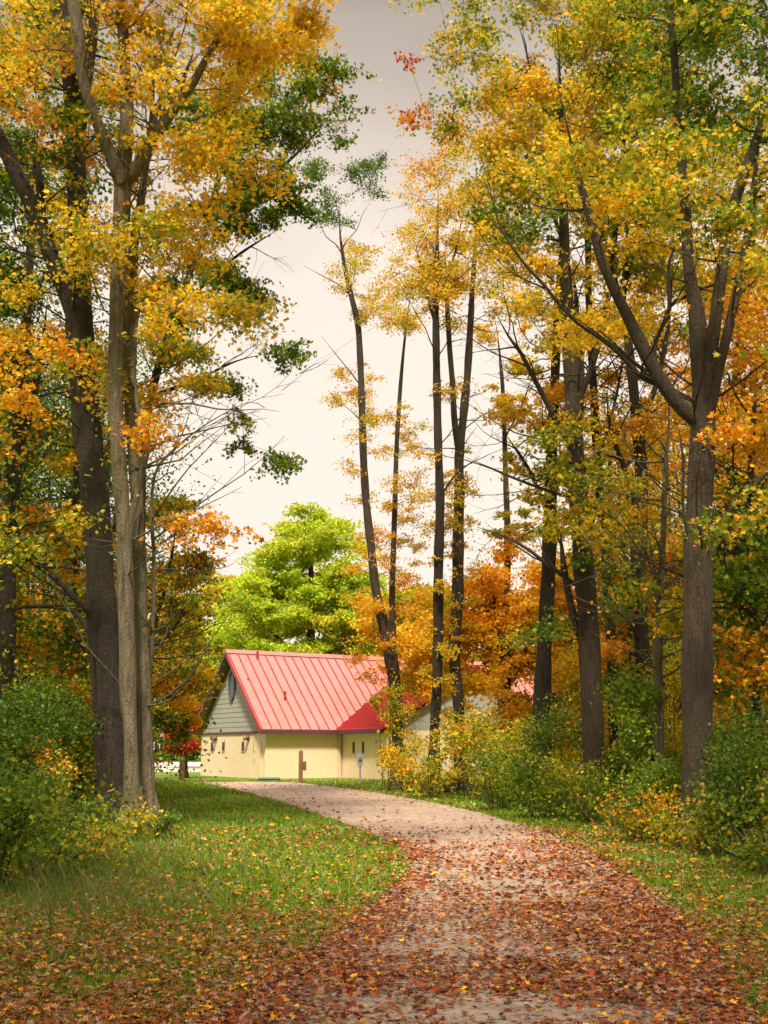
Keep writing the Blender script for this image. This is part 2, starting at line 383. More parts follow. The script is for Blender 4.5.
mb.prism([H(-OVR + .01, HW + OV - .02, TOP - .03), H(-OVR + .01, HW / 2, ridge - .03), H(-OVR + .01, HW / 2, ridge - .004), H(-OVR + .01, HW + OV - .02, TOP - .004)], lv * .5)
mb.build('soffit', SOFFIT, hs)
# wing roof
rz = TOP + WW / 2 * WS; back = (rz - TOP) / RISE - OV
wr = MB()
for s_ in (0, 1):
    A0 = WT if s_ == 0 else WT + WW; Ar = WT + WW / 2 + (-.001 if s_ == 0 else .001)
    top = [H(A0, -WL - .4, TOP + TH + .01), H(Ar, -WL - .4, rz + TH + .01), H(Ar, back, rz + TH + .01), H(A0, -OV, TOP + TH + .01)]
    wr.prism(top, -zv * (TH - .02))
wg = wr.build('wing_roof', plain('red_metal_no_sheen', (.34, .035, .03), .35, .1, 1.2), hs)  # same red metal as the main roof, without the sky sheen in its base
mb = MB(); b_ = -WL - .38
while b_ < back:
    fr = 0 if b_ < -OV else (b_ + OV) / (back + OV)
    for s_ in (0, 1):
        A0 = WT if s_ == 0 else WT + WW; Ar = WT + WW / 2; A1 = A0 + (Ar - A0) * fr; zz = TOP + (rz - TOP) * fr + TH
        if fr < .97: mb.prism([H(A1, b_, zz), H(Ar, b_, rz + TH), H(Ar, b_, rz + TH + .08), H(A1, b_, zz + .08)], gv * .045)
    b_ += .42
mb.box((WT + WW / 2 - .15, -WL - .42, rz + TH + .03), (WT + WW / 2 + .15, back + .1, rz + TH + .12), HM)
mb.build('roof_seam', SEAM, wg)
mb = MB(); mb.prism([H(WT + .6, -WL + .01, EV), H(WT + WW - .6, -WL + .01, EV), H(WT + WW / 2, -WL + .01, rz - .08)], gv * .12); mb.build('gable_siding', SIDING, hs)
# downspout in the inner corner, slots, lamps, door, vents
mb = MB(); mb.box((WT + .36, -.16, .05), (WT + .50, -.03, TOP - .12), HM); mb.box((WT + .33, -.26, .0), (WT + .53, -.03, .12), HM); mb.build('downspout', WHITE, hs)
def slot_at(a0, b0, face):
    m = MB()
    if face == 'gable':
        m.box((-.03, b0 - .17, 1.55), (-.003, b0 + .17, 2.08), HM)
    else:
        m.box((WT + .57, b0 - .11, 1.45), (WT + .597, b0 + .11, 2.05), HM)
    o = m.build('window', DARK, hs)
    m = MB()
    if face == 'gable': m.box((-.05, b0 - .2, 1.50), (-.003, b0 + .2, 1.545), HM)
    else: m.box((WT + .55, b0 - .14, 1.39), (WT + .597, b0 + .14, 1.445), HM)
    m.build('sill', plain('sill_grey', (.42, .36, .24), .8), o)
for bb in (1.45, 3.15, 6.1, 7.95): slot_at(0, bb, 'gable')
for bb in (-1.5, -2.6): slot_at(0, bb, 'wing')
for bb in (2.35, 7.3):
    m = MB(); a = np.linspace(0, np.pi, 9); m.tube([H(-.02 - .09 * k_, bb, 2.31) for k_ in range(3)], [.17, .17, .13], 14)
    o = m.build('wall_lamp', BRASS, hs)
    m = MB(); m.tube([H(-.20 - .16 * (1 - math.cos(q)) / 2, bb, 2.29) for q in a], [.02 + .15 * math.sin(q) for q in a], 14)
    m.build('lamp_globe', plain('lamp_glass', (.30, .22, .12), .2), o)
m = MB(); m.box((-.035, .55, 0), (-.004, 1.55, 2.1), HM); o = m.build('door', plain('cream_door', (.78, .61, .40), .7), hs)
m = MB(); m.box((-.09, 1.38, 1.0), (-.036, 1.44, 1.12), HM); m.build('handle', METAL, o)
for aa, bb in ((1.35, HW / 2 - .5), (8.2, HW / 2 - .5), (1.9, 1.5)):
    m = MB(); z0 = zs(bb) + TH; m.tube([H(aa, bb, z0 - .05), H(aa, bb, z0 + .42)], [.06, .06], 8); m.tube([H(aa, bb, z0 + .40), H(aa, bb, z0 + .5)], [.11, .09], 8)
    m.build('vent_pipe', SEAM, rf)

# things about the house
def post(px, d, h, r, label, box=False):
    c = GX(px, d); e = empty('wooden_post', c, label, 'post')
    m = MB(); m.box((c[0] - r, c[1] - r, -.1), (c[0] + r, c[1] + r, h - .04)); m.prism([(c[0]-r, c[1]-r, h-.04), (c[0]+r, c[1]-r, h-.04), (c[0]+r*.5, c[1]-r*.5, h), (c[0]-r*.5, c[1]-r*.5, h)], (0, r, 0)); m.build('post_shaft', WOOD, e)
    if box:
        m = MB(); m.box((c[0] + r + .005, c[1] - .10, .62), (c[0] + r + .17, c[1] + .10, 1.05)); m.build('outlet_box', plain('box_brown', (.13, .09, .06), .6), e)
    else:
        m = MB(); m.box((c[0] - r - .02, c[1] - r - .02, h + .002), (c[0] + r + .02, c[1] + r + .02, h + .035)); m.build('post_cap', plain('cap_brown', (.13, .07, .04), .7), e)
post(300.5, 55.5, 1.58, .10, 'square brown wooden post with small box on its side before the long cream wall', True)
post(181.5, 60, 1.25, .13, 'short brown wooden post standing on grass left of the house')
c = GX(360, 54.0); e = empty('meter_pedestal', c, 'grey utility meter on thin post in front of the cream wing wall', 'utility meter')
m = MB(); m.tube([(c[0], c[1], -.1), (c[0], c[1], .85)], [.045, .045], 8); m.build('pole', METAL, e)
m = MB(); m.box((c[0] - .15, c[1] - .09, .85), (c[0] + .15, c[1] + .09, 1.36)); m.prism([(c[0]-.15, c[1]-.09, 1.36), (c[0]-.09, c[1]-.09, 1.45), (c[0]+.09, c[1]-.09, 1.45), (c[0]+.15, c[1]-.09, 1.36)], (0, .18, 0)); m.build('meter_box', METAL, e)
m = MB(); m.tube([(c[0], c[1] - .09, 1.2), (c[0], c[1] - .17, 1.2)], [.09, .08], 12); m.build('dial', plain('dial_glass', (.2, .22, .23), .2), e)
c = GX(269, 59); e = empty('utility_cover', c, 'low dark green utility cover lying in grass at the house corner', 'utility box')
m = MB(); m.box((c[0] - .55, c[1] - .3, -.05), (c[0] + .55, c[1] + .3, .13)); m.build('box_body', plain('green_plastic', (.05, .10, .07), .5), e)
m = MB(); m.prism([(c[0]-.58, c[1]-.33, .133), (c[0]+.58, c[1]-.33, .133), (c[0]+.5, c[1]-.25, .2), (c[0]-.5, c[1]-.25, .2)], (0, .6, 0)); m.build('lid', plain('green_plastic_lid', (.06, .12, .08), .5), e)

# ------------------------------------------------------------------ trees
def limb_pts(spec, d, base):
    out_ = []
    for q in spec:
        px, py, w = q[:3]; dd = d + (q[3] if len(q) > 3 else 0)
        p = P(px, py, dd); out_.append([*p, w * dd / F / 2 * .98])
    if base:
        g = GX(spec[0][0] + base, d); r0 = out_[0][3]
        if out_[0][2] > .5: out_.insert(0, [g[0], g[1], .0, r0 * 1.12])
        out_.insert(0, [g[0], g[1], -.25, r0 * 1.2])
    return np.array(out_)
CV = 1.25
def tree(name, d, label, trunk, limbs=(), boxes=(), bk=None, leaf=.12, cr=.75, dens=1.0, base=0.01, group=None, twig=True, cat='tree', per=None, tmpl=None, bare=None):
    bare = (52 if d < 37 else 14 if d < 46 else 0) if bare is None else bare
    """trunk and limbs follow traced lines at the tree's own distance; boxes say where its crown's sprays hang"""
    bk = bk or BARK_M
    TP = catmull(limb_pts(trunk, d, base), .22)
    root = empty(name, (TP[0, 0], TP[0, 1], 0), label, cat, group)
    fl = np.clip(1 - TP[:, 2] / 1.0, 0, 1) ** 2; rad = np.maximum(TP[:, 3] * (1 + .45 * fl), .008)
    rad = rad * (1 + .05 * np.sin(np.arange(len(rad)) * .7 + rng.uniform(0, 6)))
    rad = rad * np.clip((1.02 - np.linspace(0, 1, len(rad))) / .15, .08, 1); TP[:, 3] = np.maximum(TP[:, 3] * np.clip((1.02 - np.linspace(0, 1, len(rad))) / .15, .1, 1), .01)
    TP[:, :2] += np.cumsum(rng.normal(0, .006, (len(TP), 2)), 0) * .6
    big = d < 45
    m = MB(); m.tube(TP[:, :3], rad, 16 if big else 8, wob=.10)
    if big and base is not None:
        a0 = rng.uniform(0, 6.28); rb = rad[0]
        for k in range(6):
            a_ = a0 + k * 1.05 + rng.uniform(-.25, .25); dv_ = np.array([math.cos(a_), math.sin(a_), 0]); q0 = np.array([TP[0, 0], TP[0, 1], 0])
            m.tube([q0 + dv_ * rb * .30 + (0, 0, .95), q0 + dv_ * rb * .62 + (0, 0, .42), q0 + dv_ * rb * 1.0 + (0, 0, .16), q0 + dv_ * rb * 1.5 + (0, 0, .03), q0 + dv_ * rb * 2.3 + (0, 0, -.08)], [rb * .10, rb * .30, rb * .30, rb * .22, rb * .08], 8)
    m.build('trunk', bk, root)
    sk = [TP[max(4, len(TP) // 5):]]
    for lb in limbs:
        LP = limb_pts(lb, d, 0)
        # spring from inside the nearest existing wood
        allp = np.vstack([TP] + sk[1:]) if len(sk) > 1 else TP
        k = np.argmin(np.linalg.norm(allp[:, :3] - LP[0, :3], axis=1)); q = allp[k].copy(); q[3] = min(q[3] * .9, LP[0, 3] * 1.1)
        if np.linalg.norm(q[:3] - LP[0, :3]) > .08: LP = np.vstack([q, LP])
        dz = np.linspace(0, 1, len(LP)) * rng.uniform(-1, 1) * 1.2
        LP[:, 1] += dz; LP = catmull(LP, .2); LP[:, 3] *= np.clip((1.02 - np.linspace(0, 1, len(LP))) / .3, .05, 1)
        m = MB(); m.tube(LP[:, :3], np.maximum(LP[:, 3], .008), 10 if big else 6, wob=.06); m.build('limb', bk, root); sk.append(LP)
    SK = np.vstack(sk)
    # crown
    C = []; PALS = []; RR = []
    for bx in boxes:
        x0, y0, x1, y1, cov, pal = bx[:6]; dr = bx[6] if len(bx) > 6 else (-2.2, 2.2); c_r = (bx[7] if len(bx) > 7 else cr)
        dm = d + (dr[0] + dr[1]) / 2; rp = c_r * F / dm
        n = CV * cov * (x1 - x0) * (y1 - y0) / (math.pi * rp * rp * .55); n = int(n) + (rng.random() < n % 1)
        for _ in range(n):
            C.append(P(rng.uniform(x0, x1), rng.uniform(y0, y1), d + rng.uniform(*dr))); PALS.append(pal); RR.append(1.35 * c_r * rng.uniform(.6, 1.3))
    if not C: return root
    C = np.array(C); RR = np.array(RR)
    dist0 = np.min(np.linalg.norm(C[:, None, :] - SK[None, ::3, :3], axis=2), axis=1)
    cm = MB(); mt = {}
    SP = [SK[::2]]; S_ = SK[::2].copy()
    for ci in np.argsort(dist0):
        c = C[ci]; dv = c - S_[:, :3]; dd = np.linalg.norm(dv, axis=1)
        cost = dd + .8 * np.clip(-(dv[:, 2]) + .25 * dd, 0, None)
        k = int(np.argmin(cost)); p = S_[k, :3]; L = dd[k]
        r0 = min(S_[k, 3] * .6, .007 + .011 * L); r0 = max(r0, .006)
        mid = p + (c - p) * .5 + np.array([rng.normal() * .08, rng.normal() * .08, .10 + rng.normal() * .06]) * L
        t = np.linspace(0, 1, max(4, int(L / .35) + 2))[:, None]
        B = (1 - t) ** 2 * p + 2 * t * (1 - t) * mid + t ** 2 * c
        B[1:-1] += rng.normal(0, .02, (len(B) - 2, 3)) * min(1, L)
        br = np.linspace(r0, .005, len(B))
        cm.tube(B, br, 5 if big else 3, slot=1, cap=False)
        S_ = np.vstack([S_, np.column_stack([B, br])[1:]])
        # twigs
        nt_ = int(rng.integers(8, 14)); rr = RR[ci]
        dirs = rng.normal(size=(nt_, 3)); dirs /= np.linalg.norm(dirs, axis=1)[:, None]
        ends = c + dirs * np.array([1, 1, .45]) * rr * rng.uniform(.5, 1.15, (nt_, 1)) - np.array([0, 0, .12]) * rr
        st = B[rng.integers(len(B) // 2, len(B), nt_)]
        if twig:
            for a_, e_ in zip(st, ends):
                mdp = (a_ + e_) / 2 + rng.normal(0, .06, 3) * rr + np.array([0, 0, .08 * rr])
                cm.tube([a_, mdp, e_], [.007, .005, .003], 3, slot=1, cap=False)
        m_ = int((per or 26) * dens * rng.uniform(.7, 1.3) * float(np.clip((rr / (1.3 * cr)) ** 1.6, .15, 1.5))) + 2
        tt = rng.uniform(.25, 1.08, (nt_, m_, 1))
        pos = st[:, None] * (1 - tt) + ends[:, None] * tt + rng.normal(0, 1, (nt_, m_, 3)) * np.array([.17, .17, .09]) * rr
        mt.setdefault(PALS[ci], []).append(pos.reshape(-1, 3))
    for _ in range(bare):
        q = SK[rng.integers(len(SK) // 6, len(SK))]; az = rng.uniform(0, 6.28); L = rng.uniform(1.2, 3.6)
        dr_ = np.array([math.cos(az), math.sin(az), rng.uniform(-.1, .9)]); p0 = q[:3]; pts = [p0]
        for k in range(6):
            dr_ = dr_ + rng.normal(0, .16, 3) + np.array([0, 0, .05]); pts.append(pts[-1] + dr_ / np.linalg.norm(dr_) * L / 6)
        cm.tube(pts, np.linspace(min(.028, q[3] * .6), .004, 7), 4, slot=1, cap=False)
        for k in range(5):
            j_ = rng.integers(1, 6); e0 = np.array(pts[j_]); d2 = dr_ + rng.normal(0, .7, 3); d2 /= np.linalg.norm(d2)
            l2 = L * rng.uniform(.15, .4); e1 = e0 + d2 * l2 * .5 + rng.normal(0, .04, 3); e2 = e1 + (d2 + rng.normal(0, .3, 3)) * l2 * .5
            cm.tube([e0, e1, e2], [.008, .005, .003], 3, slot=1, cap=False)
    tm = tmpl or (STAR if d < 36 else SIMPLE)
    for pal, ls in mt.items():
        for pos in ls:
            n = len(pos); nr = rng.normal(size=(n, 3)) * .8 + np.array([0, 0, .55])
            scatter(cm, tm, pos, nr, leaf * rng.uniform(.6, 1.25, n), colours(pal, 1, n))
    cm.build('crown', [LEAF, bk], root)
    return root

# --- left bank
tree('maple_tree', 23, 'large dark brown trunk at left leaning slightly left with a thick left limb', 
     [(115,800,33),(112,740,30),(107,660,30),(103,600,30),(97,500,30),(89,420,29),(82,330,27),(80,250,24),(78,170,22),(74,90,20),(66,40,17),(58,-40,14),(50,-160,9)],
     [[(80,330,20),(66,290,19),(52,255,18),(38,215,18),(20,180,17),(5,145,15),(-20,90,11)],
      [(80,140,14),(92,60,12),(100,-20,10),(104,-100,7)],
      [(38,215,10),(34,170,9),(22,130,8)],
      [(96,655,6),(88,640,5),(72,612,5),(46,603,5),(10,603,4),(-20,610,3)],
      [(97,620,6),(84,606,6),(62,582,6),(32,562,5),(0,548,5),(-30,540,4)]],
     [(-60,-60,140,90,1.5,'YO'),(-50,60,90,170,1.1,'O'),(-20,90,60,150,.3,'OO'),(-50,60,70,160,.8,'GD'),(10,170,100,330,.9,'YG'),(-50,330,80,470,.9,'O'),(-50,430,90,560,.45,'YG'),
      (-60,-420,300,-60,.8,'YO',(-9,1),1.0),(-80,-330,220,-70,.8,'YG',(-2.5,2.5),1.0)], BARK_D, leaf=.11)  # boxes above the frame: crown added toward the camera to cast shade
tree('maple_tree', 22, 'tall olive grey trunk forking high into three limbs, second from left on the left bank',
     [(132,815,17.6),(131,740,14.96),(128,680,17.6),(126,600,16.72),(123,520,14.96),(118,450,14.96),(116,380,15.84),(119,300,17.6),(123,240,17.6),(126,180,17.6),(130,110,14.08),(128,60,12.32),(124,0,11.44),(118,-120,7.92)],
     [[(124,185,15),(114,160,13),(103,135,13),(92,100,13),(88,55,13),(84,20,12),(78,-40,10)],
      [(128,180,16),(142,165,15),(158,138,14),(178,112,12),(196,90,10),(208,70,8),(228,40,7),(256,12,6),(290,-20,4)],
      [(152,146,9),(160,120,8),(170,95,8),(180,75,6),(192,40,5)],
      [(152,146,6),(153,120,5),(158,90,5),(165,68,4),(182,60,3)],
      [(124,215,6),(112,170,5),(98,135,5),(84,100,4)],
      [(128,576,7),(131,520,7),(140,480,7),(147,443,7),(142,420,6),(134,395,6),(133,350,6),(138,310,5),(150,290,4),(170,300,3)],
      [(110,20,9),(108,-40,8)]],
     [(120,-60,330,60,1.45,'YO'),(140,40,290,170,1.15,'YO'),(140,-40,300,150,.25,'YG'),(60,150,170,240,.7,'YG'),(70,215,190,330,.9,'Y'),(150,170,240,300,1.1,'YO'),(130,300,240,400,.6,'Y'),
      (110,355,170,400,.7,'Y'),(150,395,200,470,.5,'O'),(215,410,255,440,.5,'O'),(195,300,330,325,.4,'O'),(80,350,135,400,.6,'Y'),(230,-60,340,30,.5,'YO'),
      (120,-500,460,-60,.9,'YO',(-11,0),1.0),(100,-330,330,-70,.8,'YG',(-2.5,2.5),1.0)], BARK_G, leaf=.11, dens=1.1)  # last two boxes are off-frame crown, added to shade path and canopy
tree('maple_tree', 22.8, 'slender pale grey trunk rising close against the right side of the olive grey trunk',
     [(146,800,18),(145,740,16),(143,660,15),(141,600,14),(139,540,14),(135,470,13),(131,420,13),(129,370,13),(130,310,14),(133,250,12),(140,200,9),(150,130,7),(155,40,5)],
     [[(146,700,4),(151,640,4),(152,560,4),(149,510,4),(152,470,3),(165,450,3),(200,420,2),(245,395,2),(262,400,2)]],
     [(145,480,200,560,.55,'O'),(150,120,230,240,.35,'Y'),(160,420,230,480,.15,'YG')], BARK_G, leaf=.12)
tree('oak_tree', 26, 'dark trunk cut off by the left edge, orange leaves about it',
     [(4,720,20),(6,640,19),(8,560,18),(12,480,17),(18,400,15),(25,330,12),(30,250,9),(34,150,6)],
     [[(10,520,8),(20,450,9),(34,400,8),(44,350,6),(50,300,5)],[(18,400,7),(-6,340,6),(-30,300,4)]],
     [(-60,-60,120,180,1.2,'GD',(2,7)),(-60,180,90,330,1.5,'D',(1,6)),(-60,330,70,430,1.2,'GD',(1,5)),(-60,400,90,560,.55,'OG',(0,4)),(-60,560,90,690,.6,'OG',(0,5))], BARK_D, leaf=.13)
tree('young_tree', 29, 'slim dark trunk wrapped in yellow leaves just left of the large dark trunk',
     [(78,760,10),(78,650,10),(76,560,9),(78,480,8),(76,400,7),(72,320,5)], [],
     [(55,480,100,600,.6,'YO'),(60,600,100,760,.6,'O'),(50,400,100,480,.4,'YG')], BARK_D, leaf=.13, cr=.5)
tree('tall_tree', 33, 'dark green leaved tree behind the left trunks reaching over toward the sky gap',
     [(143,780,10),(142,650,9),(141,540,9),(144,440,9),(158,370,8),(178,310,8),(195,260,7),(208,225,7),(222,170,6),(236,110,5),(250,60,3)],
     [[(182,305,5),(210,280,4),(240,255,3),(280,230,3)],[(208,225,5),(250,195,4),(300,150,3),(335,110,2)],[(150,400,4),(200,385,3),(240,370,2),(275,365,2)]],
     [(205,100,290,240,1.2,'GD'),(180,-40,320,130,.9,'G'),(290,60,365,160,.5,'GD'),(215,170,300,235,1.1,'D'),(180,230,270,300,.8,'GD'),(205,330,300,400,.28,'G'),(150,330,215,440,.45,'YG'),(225,395,290,480,.2,'G'),
      (150,200,215,330,.5,'D'),(205,400,250,470,.15,'YG'),(330,60,375,125,.15,'GD')], BARK_D, leaf=.13, cr=.6)
tree('maple_tree', 38, 'bushy orange and green tree between the pale trunks and the house',
     [(149,770,7),(149,700,6),(151,640,5),(166,580,4),(176,520,3)], [[(150,660,4),(175,630,3),(200,600,2)],[(150,700,4),(172,680,3),(190,660,2)]],
     [(150,500,200,580,1.0,'OG'),(148,560,208,640,1.3,'YG'),(150,630,203,700,1.4,'YG'),(150,640,200,720,.5,'O'),(150,690,190,745,1.3,'GD')], BARK_D, leaf=.15, cr=.6)
tree('shrub_maple', 66, 'small bright red leaved tree beside the left end of the house',
     [(186,772,4),(186,755,3),(187,735,2)], [], [(176,706,198,730,1.3,'R',(-1,1),.5),(170,725,196,752,1.5,'R',(-1,1),.5)], BARK_D, leaf=.2, cr=.5, twig=False)

# --- middle
tree('tall_tree', 50, 'thin leaning trunk forking low into two stems in front of the red roof',
     [(399,760,14.28),(397,720,13.44),(395,690,13.44),(390,655,13.44),(384,625,11.76),(376,590,10.08),(370,540,9.24),(365,490,8.4),(362,430,7.56),(360,370,7.56),(357,325,6.72),(350,295,5.88),(343,262,5.04),(339,230,3.36),(338,195,1.008)],
     [[(393,668,8.4),(393,640,7.56),(392,600,6.72),(393,560,5.88),(395,500,5.88),(397,440,5.04),(401,380,4.2),(406,330,4.2),(413,280,2.94)],
      [(343,255,1.512),(336,243,1.176),(326,234,0.924),(319,218,0.588),(315,200,0.42)],[(341,250,1.512),(347,240,1.176),(357,228,0.924),(363,212,0.672),(374,196,0.42)],[(349,292,1.68),(340,281,1.344),(324,270,1.008),(302,256,0.588)],[(360,385,1.68),(350,372,1.26),(335,354,0.84),(322,338,0.504)]],
     [(305,160,392,192,1.8,'D'),(315,190,362,226,1.2,'D'),(335,238,370,300,0.95,'Y'),(300,370,345,400,0.00,'Y'),(325,365,380,400,0.95,'YO'),(350,390,380,520,0.66,'YO'),(385,400,430,460,0.66,'YO'),
      (378,430,420,560,0.66,'YO'),(350,520,430,620,0.76,'O'),(345,600,420,680,0.57,'O'),(352,285,420,335,1.04,'Y'),(355,240,400,262,0.57,'YO'),(340,430,370,470,0.57,'YO'),(395,660,420,700,0.95,'YO'),(386,700,420,760,1.14,'YO'),(350,620,400,640,0.38,'YO')],
     BARK_M, leaf=.115, cr=.6, dens=.6)
tree('tall_tree', 42, 'straight slim dark trunk standing alone right of the forked pair',
     [(434,770,12.32),(436,710,10.56),(438,640,10.56),(439,570,9.68),(440,500,9.68),(438,430,8.8),(437,370,7.92),(436,310,7.04),(437,260,5.28),(438,190,3.52)], 
     [[(437,330,3.52),(425,280,2.64),(415,225,1.76)],[(437,300,2.64),(455,250,2.64),(465,200,1.76)],[(439,500,2.64),(455,475,1.76),(480,455,1.32)]],
     [(392,140,480,300,1.15,'YO'),(385,230,470,330,.5,'Y'),(420,440,460,520,.25,'YO'),(425,520,455,620,.3,'YO'),(425,640,455,730,.45,'Y'),(428,500,450,760,.4,'YO',(-1,1),.35),(405,120,470,170,.5,'OO')],
     BARK_D, leaf=.12, cr=.7, dens=.75)
tree('tall_tree', 44, 'middle trunk parting into a narrow V of two pale stems',
     [(460,770,12.6),(458,700,11.76),(454,655,12.6),(457,600,11.76),(458,540,11.76),(460,490,10.92),(460,452,10.08),(466,400,7.56),(470,350,7.56),(472,310,6.72),(475,260,5.04),(480,190,3.36)],
     [[(458,450,6.72),(454,420,6.72),(452,385,5.88),(449,350,5.88),(446,300,5.04),(444,250,3.36)],[(460,430,2.52),(463,390,2.52),(472,360,1.68)]],
     [(440,130,515,290,1.2,'Y'),(445,280,505,330,.7,'Y'),(442,460,480,500,.4,'YO'),(445,535,480,570,.3,'YO'),(445,450,475,740,.5,'YO',(-1,1),.35),(440,330,500,400,.15,'YO')],
     BARK_M, leaf=.12, cr=.7, dens=.75)
tree('young_tree', 50, 'thinnest pale stem seen against the sky right of the V shaped trunk',
     [(507,740,8),(506,620,7),(507,545,7),(505,480,6),(503,420,5),(500,370,4),(494,320,3)], [[(504,440,2.5),(520,410,2),(530,380,1.5)]],
     [(480,380,530,420,.4,'YO'),(490,470,530,540,.35,'YG'),(480,300,530,380,.25,'YO')], BARK_M, leaf=.14, cr=.5)

# --- right bank
tree('oak_tree', 34, 'dark trunk before the orange leaves, left of the thick straight trunk',
     [(541,735,20),(543,690,18),(545,640,16),(548,580,15),(550,520,14),(552,460,12),(554,400,11),(557,320,9),(560,240,6)], 
     [[(550,520,5),(530,470,4),(505,430,3)],[(551,500,5),(570,450,4),(585,400,3)]],
     [(500,330,560,470,.4,'YO'),(530,450,575,540,.45,'YG'),(520,380,600,450,.4,'O'),(520,560,575,690,.25,'YO')], BARK_D, leaf=.13, cr=.6)
tree('maple_tree', 30, 'thick straight trunk at centre right with long bare branches reaching left',
     [(596,790,25.2),(594,740,22.68),(591,680,21.84),(588,620,20.16),(584,560,20.16),(580,500,19.32),(576,440,18.48),(572,380,16.8),(569,320,14.28),(566,260,11.76),(564,200,9.24),(562,120,6.72),(558,30,4.2)],
     [[(577,450,7.56),(562,435,6.72),(545,405,5.88),(530,380,5.04),(518,360,4.2),(505,345,3.36),(490,320,2.52)],
      [(574,410,6.72),(590,370,6.72),(600,320,5.88),(612,270,5.04)],[(580,500,4.2),(550,492,3.36),(520,482,2.94),(490,470,2.52),(465,460,1.68)],
      [(586,590,5.04),(560,570,4.2),(530,545,3.36),(505,530,2.52),(480,520,1.68)],[(583,640,7.56),(572,600,7.56),(566,560,6.72),(563,520,5.04)],
      [(566,250,5.04),(545,180,4.2),(535,100,4.2),(528,50,3.36),(517,10,2.52)],[(576,440,5.88),(584,380,6.72),(581,300,5.88),(578,240,4.2)]],
     [(480,90,660,260,1.6,'Y'),(480,100,700,250,.55,'G'),(470,-60,660,100,1.4,'YG'),(400,-40,480,110,.5,'YG'),(490,240,600,330,.9,'Y'),(540,420,640,480,1.1,'YG'),(560,480,650,560,.8,'YG'),(540,560,650,640,.35,'G'),(420,-40,500,70,.35,'YG'),(500,60,600,190,.7,'Y'),
      (395,30,470,140,.12,'PK',(-1,1),.5),(400,60,470,130,.25,'YG'),(550,330,600,420,.3,'O'),(470,250,520,330,.3,'Y'),(420,-340,700,-70,1.0,'Y',(-5,3),1.0)], BARK_M, leaf=.115, dens=1.1)  # last box: crown mass added above the frame to shade the leaves below
tree('oak_tree', 32, 'near black trunk between the thick straight trunk and the big forked trunk at right',
     [(646,740,17.6),(643,690,16),(641,640,15.2),(638,580,14.4),(640,520,13.6),(641,470,12.8),(636,420,12),(631,370,10.4),(626,330,9.6),(618,300,8),(612,260,7.2),(617,200,6.4),(622,150,5.6),(625,60,3.2)],
     [[(622,310,6.4),(628,260,6.4),(630,200,5.6),(631,140,4.8),(634,50,3.2)],[(638,430,6.4),(656,380,5.6),(664,330,4.8),(668,260,4)],[(640,520,5.6),(622,470,5.6),(608,440,4.8),(600,400,4)],[(635,240,4.8),(650,190,4),(660,170,3.2)],[(638,640,4),(620,610,3.2),(600,570,2.4)]],
     [(590,130,720,330,1.0,'YG'),(600,330,700,460,.6,'O'),(590,-60,760,130,1.1,'GD'),(600,440,690,560,.4,'YO'),(600,560,700,700,.35,'G')], BARK_D, leaf=.11)
tree('maple_tree', 20, 'massive grey brown trunk at right sending a thick pale limb up and left',
     [(699,800,33.95),(698,740,30.72),(698,680,29.91),(700,600,28.29),(700,540,27.49),(702,480,26.68),(703,430,25.87),(702,390,22.64),(700,350,21.02),(697,310,17.78),(690,270,13.74),(686,200,10.51),(678,100,8.892),(670,0,8.084),(660,-120,5.659)],
     [[(699,425,16.17),(682,412,16.17),(664,392,15.36),(648,368,14.55),(636,348,13.74),(624,325,12.13),(610,300,10.51),(596,270,9.701),(586,235,8.892),(575,200,7.276),(565,160,4.85),(550,100,3.234)],
      [(704,400,14.55),(710,340,13.74),(715,290,12.93),(722,232,11.32),(738,180,10.51),(752,140,9.701),(770,95,8.084),(790,40,6.467)],
      [(706,420,12.93),(716,370,11.32),(727,320,10.51),(738,260,8.892),(745,200,7.276),(750,120,5.659)],
      [(690,415,6.467),(676,395,6.467),(662,378,6.467),(655,350,4.85),(661,330,4.85),(671,305,4.85),(670,270,4.042),(676,245,4.042),(695,228,3.234),(712,222,2.425)],
      [(660,385,7.276),(640,378,5.659),(622,360,4.85),(602,344,4.042),(585,334,3.638),(566,320,3.234),(545,295,3.234),(520,268,2.829),(498,235,2.425),(487,195,2.021),(479,168,1.617)],
      [(676,300,4.042),(700,285,3.234),(735,270,3.234),(768,260,2.425)],[(722,232,4.85),(740,218,4.85),(760,214,4.042)],
      [(720,520,4.85),(735,505,4.85),(752,485,4.042),(775,465,3.234)],[(700,560,4.042),(680,520,3.234),(676,470,3.234),(668,440,2.425)]],
     [(640,-60,800,120,1.5,'GD'),(560,90,800,230,.8,'YG'),(640,60,800,230,.35,'GD'),(600,200,800,330,.8,'YO'),(715,300,810,470,.8,'O'),(560,300,660,350,.25,'YO'),(700,450,800,560,.5,'OG'),
      (480,60,600,180,.35,'Y'),(450,-500,900,-60,1.0,'YG',(-10,0),1.0),(560,-360,820,-70,1.0,'YG',(-2.5,2.5),1.0),(780,-100,1000,500,.6,'YG',(-8,2),1.0)], BARK_M, leaf=.105, dens=1.1)  # boxes above the frame add overhanging crown that shades the near ground
tree('young_tree', 26, 'slim pale stem in the green undergrowth left of the massive right trunk',
     [(660,760,10),(660,700,9),(659,650,9),(661,600,7),(664,540,6),(667,470,5),(672,400,4)], [[(661,600,3),(648,560,2.5),(640,530,2)]],
     [(635,560,700,640,.5,'YG'),(640,500,700,560,.3,'YO'),(630,640,690,700,.4,'G')], BARK_G, leaf=.12, cr=.55)
